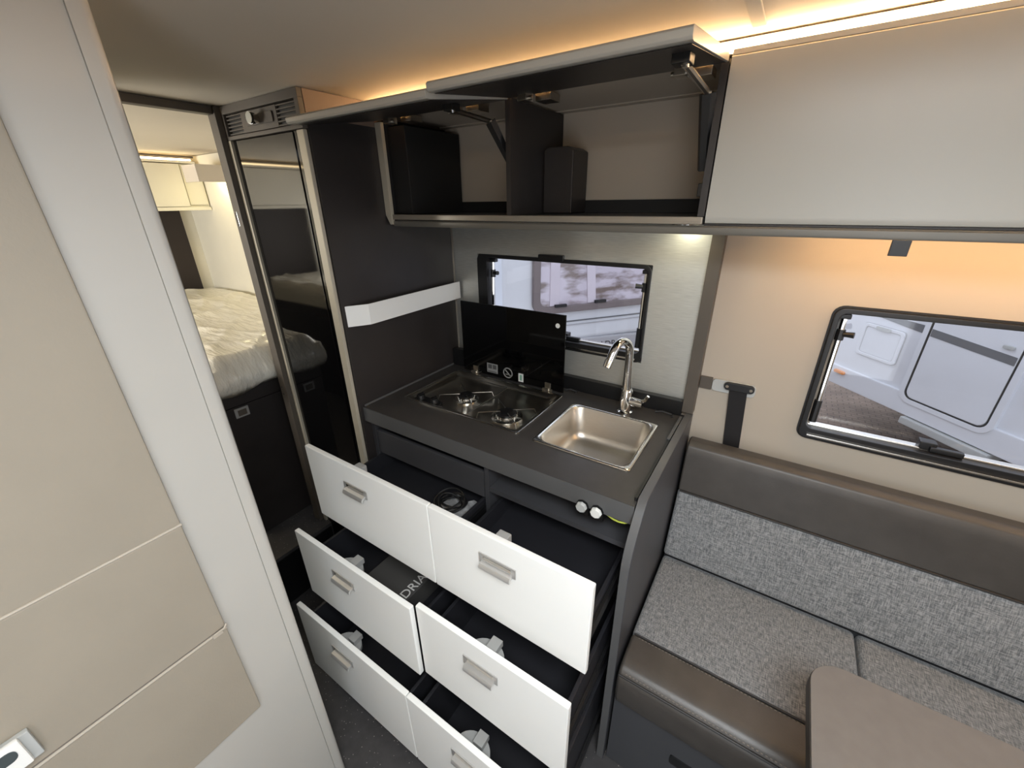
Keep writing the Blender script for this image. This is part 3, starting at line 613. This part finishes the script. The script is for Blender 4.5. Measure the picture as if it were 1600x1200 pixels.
tp = thing('tap', 'chrome kitchen tap with curved spout behind the sink', 'tap', (-0.356, 1.224, -0.650))
MB().lathe((-0.356, 1.224, -0.6495), [(0.026, 0), (0.026, 0.005), (0.0205, 0.008), (0.0195, 0.078), (0.017, 0.084)], 24).build('body', M_chrome, tp)
sp_ = [(-0.357, 1.222, -0.567)]
for t in range(0, 11):
    u = t / 10; ang = math.radians(180 * u * 0.86)
    k = (1 - math.cos(ang)) / 2 * 1.05
    sp_.append((-0.359 - 0.026 * k, 1.220 - 0.088 * k, -0.445 + 0.053 * math.sin(ang) - (0.0 if u < 0.9 else 0.0)))
e0, e1 = Vector(sp_[-2]), Vector(sp_[-1]); e2 = e1 + (e1 - e0).normalized() * 0.028
sp_.append(tuple(e2))
MB().tube(sp_, [0.0145] + [0.0125] * 11 + [0.0125], 14).build('spout', M_chrome, tp, angle=70)
e3 = e2 + (e1 - e0).normalized() * 0.016
MB().tube([tuple(e2 - (e1 - e0).normalized() * 0.006), tuple(e3)], [0.0138, 0.0125], 14).build('nozzle', M_chrome, tp)
MB().tube([(-0.338, 1.222, -0.606), (-0.298, 1.218, -0.606)], [0.0155, 0.0145], 16).build('cartridge', M_chrome, tp)
MB().tube([(-0.305, 1.218, -0.597), (-0.293, 1.217, -0.590), (-0.284, 1.216, -0.572)], [0.006, 0.0055, 0.005], 8).build('lever', M_chrome, tp)

# ------------------------------------------------------------------ overhead lockers
FY = 1.0
ol = thing('overhead_locker', 'open overhead locker with black lining and two raised flaps above the kitchen', 'locker', (-0.65, 1.15, -0.068))
# end cheek at the tall cabinet side with chamfered foot
MB().prism('y', [(-1.1395, 0.232), (-1.123, 0.232), (-1.123, -0.066), (-1.1395, -0.036)], 1.003, 1.302).build('side_panel', M_blackint, ol)
MB().box(-1.1398, -1.114, 0.990, 1.0025, -0.036, 0.222).prism('y', [(-1.1398, -0.036), (-1.114, -0.036), (-1.114, -0.0645), (-1.124, -0.0645)], 0.990, 1.0025).build('side_edge', M_strip, ol, 0.001)
MB().box(-0.1835, -0.1700, 0.998, 1.302, -0.034, 0.235).build('side_panel', M_dark, ol)
MB().box(-0.668, -0.654, 0.998, 1.302, -0.034, 0.232).build('divider', M_dark, ol)
MB().box(-1.122, -0.1715, 1.022, 1.302, -0.052, -0.035).build('bottom_panel', M_blackint, ol)
MB().box(-1.122, -0.1845, 1.275, 1.302, -0.0345, 0.000).build('cable_duct', M_blackint, ol)
MB().box(-1.122, -0.669, 1.288, 1.302, 0.0005, 0.235).build('back_panel', M_wall, ol)
MB().box(-0.653, -0.1845, 1.288, 1.302, 0.0005, 0.235).build('back_panel', M_wall, ol)
MB().box(-1.122, -0.1845, 1.262, 1.302, 0.2355, 0.262).build('top_beam', M_wall, ol)
MB().box(-1.1395, -0.669, 1.0035, 1.26, 0.238, 0.248).box(-0.669, -0.1845, 1.0035, 1.26, 0.238, 0.248).build('top_panel', M_wall, ol)
MB().box(-1.1135, -0.1715, 0.994, 1.009, -0.050, -0.0345).build('lower_lip', M_rail, ol, 0.002)
def flap(x0, x1, yf, zf, yb, zb, lbl, stays, hinges):
    # cross-section in y,z : white outside up, dark inside below, rounded front edge
    th = 0.017; d = Vector((yf - yb, zf - zb)); d.normalize(); n = Vector((-d.y, d.x)); n = n if n.y > 0 else -n
    a = Vector((yb, zb)); b = Vector((yf, zf))
    at, bt = a, b; ab, bb = a - n * th, b - n * th
    P = [(at.x, at.y), (bt.x, bt.y), (bt.x - 0.004, bt.y - 0.004), (bb.x - 0.005, bb.y + 0.004), (bb.x - 0.001, bb.y + 0.0005), (bb.x + 0.006, bb.y), (ab.x, ab.y)]
    f = MB().prism('x', P, x0, x1).build('flap_door', M_over, ol, 0.001, angle=45); f['label'] = lbl
    m = 0.0008
    q = [(ab.x, ab.y), (bb.x + 0.014, bb.y), (bb.x + 0.014, bb.y - m), (ab.x, ab.y - m)]
    MB().prism('x', q, x0 + 0.004, x1 - 0.004).build('inner_face', M_dark, f)
    def under(y): k = (y - yb) / (yf - yb); return ab.y + (bb.y - ab.y) * k - m
    for s in stays:
        sx = s['x']; y0 = s['y']; z0 = under(y0)
        k_ = MB().box(sx - 0.016, sx + 0.012, y0 - 0.012, y0 + 0.018, z0 - 0.016, z0 - 0.0003).build('stay_bracket', M_black, f, 0.002)
        MB().lathe((sx + 0.004, y0, z0 - 0.018), [(0.005, -0.002), (0.005, 0.002)], 10).build('bracket_screw', M_chrome, k_)
        e = s['elbow']; t = s['end']
        MB().tube([(sx, y0, z0 - 0.012), e], [0.0055, 0.006], 8).build('stay_arm', M_hob, f)
        MB().tube([e, t], [0.015, 0.011], 6).build('stay_housing', M_black, f)
        o2 = Vector((0.004, -0.008, 0.001))
        MB().tube([Vector(e) + o2, Vector(e) * 0.35 + Vector(t) * 0.65 + o2], [0.004, 0.003], 6).build('stay_spring', M_hob, f)
    for hx_ in hinges:
        MB().box(hx_ - 0.012, hx_ + 0.010, 0.952, 0.985, under(0.96) - 0.014, under(0.99) - 0.0005).tube([(hx_ - 0.020, 0.966, under(0.966) - 0.009), (hx_ + 0.018, 0.966, under(0.966) - 0.009)], 0.005, 8).box(hx_ + 0.004, hx_ + 0.046, 1.004, 1.05, 0.216, 0.232).build('hinge', M_hob, f, 0.0015)
flap(-1.1390, -0.657, 0.709, 0.2015, 0.992, 0.2435, 'lower hanging flap next to the tall cabinet', [dict(x=-0.716, y=0.85, elbow=(-0.704, 0.985, 0.184), end=(-0.675, 1.04, 0.085))], [-1.045, -0.800])
flap(-0.654, -0.171, 0.709, 0.2115, 0.992, 0.2460, 'raised flap next to the closed locker door', [dict(x=-0.200, y=0.79, elbow=(-0.197, 0.985, 0.183), end=(-0.1925, 1.03, 0.055))], [-0.590, -0.245])
MB().box(-0.196, -0.184, 1.02, 1.05, 0.004, 0.030).build('mount', M_black, ol, 0.002)
# housings inside the locker
tag(MB().box(-1.1215, -1.046, 1.02, 1.274, -0.034, 0.212).build('duct_box', M_blackint, None, 0.003), 'tall black box filling the end of the open locker by the tall cabinet', 'box')
mx_ = MB().prism('y', [(-0.652, -0.0335), (-0.560, -0.0335), (-0.560, 0.128), (-0.577, 0.138), (-0.640, 0.138), (-0.652, 0.131)], 1.17, 1.272).build('control_box', M_dark, None, 0.003)
tag(mx_, 'black control box on the locker floor beside the divider', 'box')

cl = thing('overhead_locker', 'closed overhead locker with plain pale grey door above the sofa', 'locker', (0.9, 1.15, -0.068))
MB().box(-0.1695, 2.20, 1.012, 1.302, -0.052, -0.035).build('bottom_panel', M_dark, cl)
MB().box(-0.1695, 2.20, 1.02, 1.302, 0.226, 0.238).build('top_panel', M_over, cl)
MB().box(2.185, 2.20, 1.02, 1.302, -0.0345, 0.2255).build('side_panel', M_dark, cl)
def door_c(x0, x1):
    MB().prism('x', [(FY + 0.016, 0.2385), (FY + 0.002, 0.2385), (FY, 0.2365), (FY, -0.034), (FY + 0.0015, -0.041), (FY + 0.005, -0.047), (FY + 0.010, -0.0485), (FY + 0.016, -0.0485)], x0, x1).build('locker_door', M_over, cl, angle=40)
door_c(-0.1675, 0.90); door_c(0.904, 2.18)
tag(MB().prism('x', [(1.006, -0.070), (0.998, -0.070), (0.996, -0.066), (0.996, -0.056), (0.999, -0.0525), (1.020, -0.0525), (1.020, -0.0585), (1.006, -0.0585)], -1.113, 2.20).build('locker_rail', mat('rail_graphite', lin(112, 108, 100), 0.4, 0.4, var=0.04), None), 'long aluminium rail running under the overhead lockers', 'rail')
tag(MB().box(0.144, 0.170, 0.998, 1.004, -0.097, -0.0705).build('rail_catch', M_black, None, 0.001), 'small black catch hanging under the locker rail', 'catch')

# warm light strips
ls = thing('light_strip', 'warm light strip along the top of the overhead lockers at the ceiling', 'light strip', (0.5, 1.01, 0.247))
MB().box(-1.135, 2.18, 1.020, 1.034, 0.250, 0.262).build('diffuser', E_led, ls)
MB().box(-0.168, 2.18, 1.004, 1.036, 0.2395, 0.2495).build('housing', M_over, ls, 0.002)
MB().box(-1.135, 2.18, 1.0345, 1.048, 0.2500, 0.270).build('backing', M_over, ls)
fill_strip = thing('light_strip', 'added warm fill strip, out of view, at the ceiling above the entrance door wall', 'light strip', (0.7, SY + 0.03, 0.235))  # added strip out of view, warm fill to brighten the ceiling
MB().box(-0.74, 2.2, SY + 0.030, SY + 0.044, 0.246, 0.258).build('diffuser', emit('fill_warm_side', (1.0, 0.74, 0.46), 22.0), fill_strip)
MB().box(-0.74, 2.2, SY + 0.001, SY + 0.050, 0.232, 0.2455).build('housing', M_over, fill_strip)
us = thing('under_locker_lamp', 'small round lamp under the open locker lighting the silver panel', 'lamp', (-0.262, 1.235, -0.06))
MB().lathe((-0.262, 1.235, -0.0655), [(0.030, 0), (0.030, 0.0065), (0.026, 0.007)], 24).build('rim', M_chrome, us)
MB().lathe((-0.262, 1.235, -0.0665), [(0.024, 0), (0.024, 0.0008)], 24).build('diffuser', E_spot, us)
ul = thing('light_strip', 'warm light strip hidden under the locker rail over the sofa window', 'light strip', (0.5, 1.16, -0.07))
MB().box(0.02, 1.9, 1.180, 1.192, -0.0655, -0.0595).build('diffuser', E_led2, ul)
MB().box(0.02, 1.9, 1.176, 1.1795, -0.066, -0.0590).build('housing', M_dark, ul)

# ------------------------------------------------------------------ seat belt on the wall
sb = thing('seat_belt', 'black seat belt hanging from a grey wall anchor above the sofa', 'seat belt', (-0.05, 1.31, -0.76))
MB().prism('y', rrect(-0.120, -0.001, -0.548, -0.508, 0.012), 1.312, 1.3195).build('anchor_plate', M_greypl, sb, 0.002)
MB().box(-0.155, -0.1205, 1.310, 1.3195, -0.546, -0.507).build('anchor_end', M_frame, sb, 0.001)
g = MB().prism('y', rrect(-0.086, -0.004, -0.532, -0.508, 0.011), 1.300, 1.3115).build('belt_guide', M_black, sb, 0.002)
for bx_ in (-0.077, -0.013): MB().lathe((bx_, 1.299, -0.520), [(0.0045, -0.001), (0.0045, 0.001)], 12, 'y').build('bolt', M_chrome, g)
MB().add([(-0.070, 1.304, -0.522), (-0.022, 1.304, -0.522), (-0.020, 1.310, -0.55), (-0.004, 1.3172, -0.78), (-0.050, 1.3172, -0.78), (-0.068, 1.310, -0.55),
          (-0.070, 1.3015, -0.522), (-0.022, 1.3015, -0.522), (-0.020, 1.3075, -0.55), (-0.004, 1.3147, -0.78), (-0.050, 1.3147, -0.78), (-0.068, 1.3075, -0.55)],
         [(0, 1, 2, 5), (5, 2, 3, 4), (6, 11, 8, 7), (11, 10, 9, 8), (0, 5, 11, 6), (5, 4, 10, 11), (1, 7, 8, 2), (2, 8, 9, 3), (0, 6, 7, 1), (4, 3, 9, 10)]).build('webbing', M_strap, sb)

# ------------------------------------------------------------------ sofa
XL, XS, XR = -0.147, 0.3755, 1.55
sbase = thing('sofa_base', 'dark grey sofa base box with a black recessed grip', 'sofa base', (0.6, 1.0, FL))
MB().box(-0.150, XR, 0.730, 1.30, FL + 0.001, -1.262).build('box', M_base, sbase)
MB().prism('y', rrect(0.015, 0.115, -1.402, -1.368, 0.005), 0.7265, 0.7298).build('grip_recess', M_black, sbase)
def cushion(x0, x1, label):
    c = thing('seat_cushion', label, 'cushion', ((x0 + x1) / 2, 0.92, -1.26), 'seat cushions on the sofa')
    zt = -1.108
    MB().prism('x', [(0.818, zt), (1.150, zt), (1.165, zt - 0.02), (1.165, -1.26), (0.818, -1.26)], x0, x1).build('fabric_panel', M_fabric, c, 0.012, seg=3)
    MB().prism('x', [(0.820, zt), (0.750, zt - 0.002), (0.718, zt - 0.010), (0.702, zt - 0.028), (0.697, zt - 0.060), (0.700, -1.215), (0.712, -1.258), (0.820, -1.26)], x0, x1).build('leather_front', M_leather, c, 0.010, seg=3)
    MB().tube([(x0 + 0.006, 0.819, zt - 0.0005), (x1 - 0.006, 0.819, zt - 0.0005)], 0.0028, 8).build('piping', M_seam, c)
    s = MB().tube([(x0 + 0.004, 0.704, zt - 0.024), (x1 - 0.004, 0.704, zt - 0.024)], 0.0028, 8).build('piping', M_seam, c)
    st = MB(); x = x0 + 0.02
    while x < min(x1, 1.0) - 0.02: st.box(x, x + 0.0045, 0.7082, 0.7100, zt - 0.0165, zt - 0.0148); st.box(x, x + 0.0045, 0.8105, 0.8120, zt - 0.0006, zt + 0.0006); x += 0.009
    so = st.build('stitching', M_stitch, c, smooth=False); so['kind'] = 'stuff'
    MB().box(x1 - 0.0015, x1 + 0.0008, 0.72, 1.15, -1.25, zt - 0.014).build('side_welt', M_seam, c)
cushion(XL, XS - 0.003, 'grey fabric seat cushion with leather front edge next to the kitchen end panel')
cushion(XS + 0.003, 0.97, 'grey fabric seat cushion partly covered by the table')
bc = thing('back_cushion', 'long grey fabric sofa backrest with a dark leather top band', 'cushion', (0.6, 1.22, -1.1))
MB().prism('x', [(1.205, -0.872), (1.310, -0.872), (1.310, -1.10), (1.168, -1.105), (1.134, -1.092)], XL, XR).build('fabric_panel', M_fabric, bc, 0.010, seg=3)
MB().prism('x', [(1.206, -0.874), (1.212, -0.800), (1.220, -0.742), (1.232, -0.716), (1.252, -0.706), (1.285, -0.708), (1.305, -0.722), (1.312, -0.745), (1.312, -0.874)], XL, XR).build('leather_band', M_leather, bc, 0.006, seg=2, angle=60)
MB().tube([(XL + 0.006, 1.2045, -0.873), (XR, 1.2045, -0.873)], 0.0035, 8).build('piping', M_seam, bc)
MB().box(XL, XR, 1.168, 1.300, -1.2615, -1.107).build('back_support', M_base, sbase)

# ------------------------------------------------------------------ table
tb = thing('table', 'taupe dinette table with rounded corners in front of the sofa', 'table', (0.62, 0.4, FL))
TT = -0.88
def rounded_table(d):
    x0, x1, y0, y1, r = 0.212 + d, 1.05 - d, 0.02 + d, 0.806 - d, 0.062 - d
    return rrect(x0, x1, y0, y1, r, 8)
MB().prism('z', rounded_table(0.0015), TT - 0.003, TT).build('tabletop', M_table, tb, 0.001)
MB().prism('z', rounded_table(0.0), TT - 0.032, TT - 0.0032).build('edge', M_tabed, tb, 0.003)
MB().tube([(0.63, 0.40, TT - 0.033), (0.63, 0.40, FL + 0.02)], 0.035, 20).build('leg', M_handle, tb)
MB().lathe((0.63, 0.40, FL + 0.001), [(0.17, 0), (0.165, 0.012), (0.05, 0.022)], 32).build('foot', M_handle, tb)

# ------------------------------------------------------------------ bedroom
def mattress(name, x0, x1, y0, y1, z0, z1, label, seed):
    bm = bmesh.new(); nx, ny, nz = 150, 80, 6
    def sq(u): return u
    grid = {}
    def vert(i, j, k):
        key = (i, j, k)
        if key in grid: return grid[key]
        x = x0 + (x1 - x0) * i / nx; y = y0 + (y1 - y0) * j / ny; z = z0 + (z1 - z0) * k / nz
        # rounded rim
        ex = min(x - x0, x1 - x); ey = min(y - y0, y1 - y); r = 0.055
        cx = max(0.0, r - ex) / r; cy = max(0.0, r - ey) / r; c = min(1.0, math.hypot(cx, cy))
        z -= (z1 - z0) * 0.40 * c * c * k / nz
        # sheet wrinkles
        wv = 0.0
        for a_, f_, g_ in ((0.25, 3.0, 1.0), (-0.5, 5.5, 0.8), (0.9, 4.0, 0.6), (0.05, 9.0, 0.4)):
            u = x * math.cos(a_) + y * math.sin(a_); v = -x * math.sin(a_) + y * math.cos(a_)
            q = noise.noise(Vector((u * 1.3 + seed, v * f_, seed + f_)))
            wv += g_ * (1 - min(1.0, abs(q) * 5)) ** 2 * (0.5 + 0.5 * noise.noise(Vector((x * 3, y * 3, f_))))
        amp = 0.022 if k == nz else 0.007
        if k == nz: z += amp * wv
        elif 0 < k:
            if i in (0, nx): x += (1 if i else -1) * (amp * wv + 0.018 * math.sin(math.pi * k / nz))
            if j in (0, ny): y += (1 if j else -1) * amp * wv * 0.6
        elif i == nx: z += 0.02 * noise.noise(Vector((y * 9, seed, 2)))
        grid[key] = bm.verts.new((x, y, z)); return grid[key]
    for i in range(nx):
        for j in range(ny):
            bm.faces.new([vert(i, j, nz), vert(i + 1, j, nz), vert(i + 1, j + 1, nz), vert(i, j + 1, nz)])
            bm.faces.new([vert(i, j, 0), vert(i, j + 1, 0), vert(i + 1, j + 1, 0), vert(i + 1, j, 0)])
    for k in range(nz):
        for i in range(nx):
            bm.faces.new([vert(i, 0, k), vert(i + 1, 0, k), vert(i + 1, 0, k + 1), vert(i, 0, k + 1)])
            bm.faces.new([vert(i, ny, k), vert(i, ny, k + 1), vert(i + 1, ny, k + 1), vert(i + 1, ny, k)])
        for j in range(ny):
            bm.faces.new([vert(0, j, k), vert(0, j, k + 1), vert(0, j + 1, k + 1), vert(0, j + 1, k)])
            bm.faces.new([vert(nx, j, k), vert(nx, j + 1, k), vert(nx, j + 1, k + 1), vert(nx, j, k + 1)])
    bmesh.ops.recalc_face_normals(bm, faces=bm.faces)
    for f in bm.faces: f.smooth = True
    return tag(link(name, bm, M_sheet, None), label, 'mattress')
b1 = thing('bed_base', 'dark bed base box with a push button behind the doorway', 'bed base', (-2.5, 0.94, -1.33))
MB().box(-3.38, -1.690, 0.545, 1.305, -1.329, -0.722).build('box', M_dark, b1)
MB().box(-3.38, -1.688, 0.540, 1.305, -0.719, -0.655).build('lid', M_dark, b1, 0.002)
pb = MB().box(-1.6897, -1.684, 0.588, 0.640, -0.768, -0.728).build('push_button', M_greyd, b1, 0.002)
MB().box(-1.6838, -1.6815, 0.598, 0.630, -0.760, -0.736).build('button_cap', M_frame, pb, 0.001)
mattress('mattress', -3.345, -1.655, 0.535, 1.303, -0.652, -0.515, 'white plastic wrapped mattress on the bed by the outer wall', 1.3)
b2 = thing('bed_base', 'dark bed base seen only in the refrigerator door reflection', 'bed base', (-2.5, -0.5, -1.33))
MB().box(-3.38, -1.690, -0.86, -0.10, -1.329, -0.722).build('box', M_dark, b2)
MB().box(-3.38, -1.688, -0.86, -0.095, -0.719, -0.655).build('lid', M_dark, b2, 0.002)
mattress('mattress', -3.345, -1.655, -0.865, -0.09, -0.652, -0.515, 'white wrapped mattress mirrored in the black refrigerator door', 7.7)
tag(box('headboard', M_headb, None, -3.396, -3.380, -0.60, 1.235, -0.66, -0.028), 'dark brown headboard panel on the rear bedroom wall', 'headboard')
lk = thing('bedroom_locker', 'cream overhead locker across the rear wall of the bedroom', 'locker', (-3.25, 0.2, -0.02))
MB().box(-3.395, -3.102, SY + 0.005, 1.304, -0.006, 0.225).build('body', M_bwall, lk)
MB().box(-3.395, -3.085, SY + 0.005, 1.304, -0.026, -0.0065).build('bottom_rail', M_bwall, lk, 0.002)
for ya, yb in ((0.61, 1.195), (0.02, 0.606), (-0.57, 0.016)):
    MB().box(-3.1015, -3.085, ya, yb, -0.004, 0.222).build('locker_door', M_bwall, lk, 0.002)
MB().box(-3.1015, -3.092, 1.200, 1.296, 0.004, 0.222).build('end_panel', M_bwall, lk, 0.002)
bl = thing('light_strip', 'warm light strip along the top of the bedroom locker', 'light strip', (-3.09, 0.2, 0.23))
MB().box(-3.112, -3.098, SY + 0.01, 1.270, 0.242, 0.251).build('diffuser', E_bed, bl)
MB().box(-3.130, -3.088, SY + 0.01, 1.285, 0.227, 0.239).build('housing', M_bwall, bl, 0.002)
MB().box(-3.112, -3.094, SY + 0.01, 1.285, 0.2570, 0.2645).build('cover', M_frame, bl)
bs = thing('wall_box', 'small cream wall box with a lit underside in the bedroom corner', 'box', (-2.7, 1.22, 0.13))
MB().box(-2.90, -2.74, 1.135, 1.306, 0.165, 0.202).box(-2.75, -2.74, 1.135, 1.306, 0.118, 0.165).box(-2.90, -2.75, 1.135, 1.145, 0.118, 0.165).build('body', mat('cream_box', (0.66, 0.60, 0.53), 0.5, var=0.01), bs)
MB().box(-2.89, -2.76, 1.20, 1.290, 0.150, 0.1645).build('diffuser', E_bed2, bs)
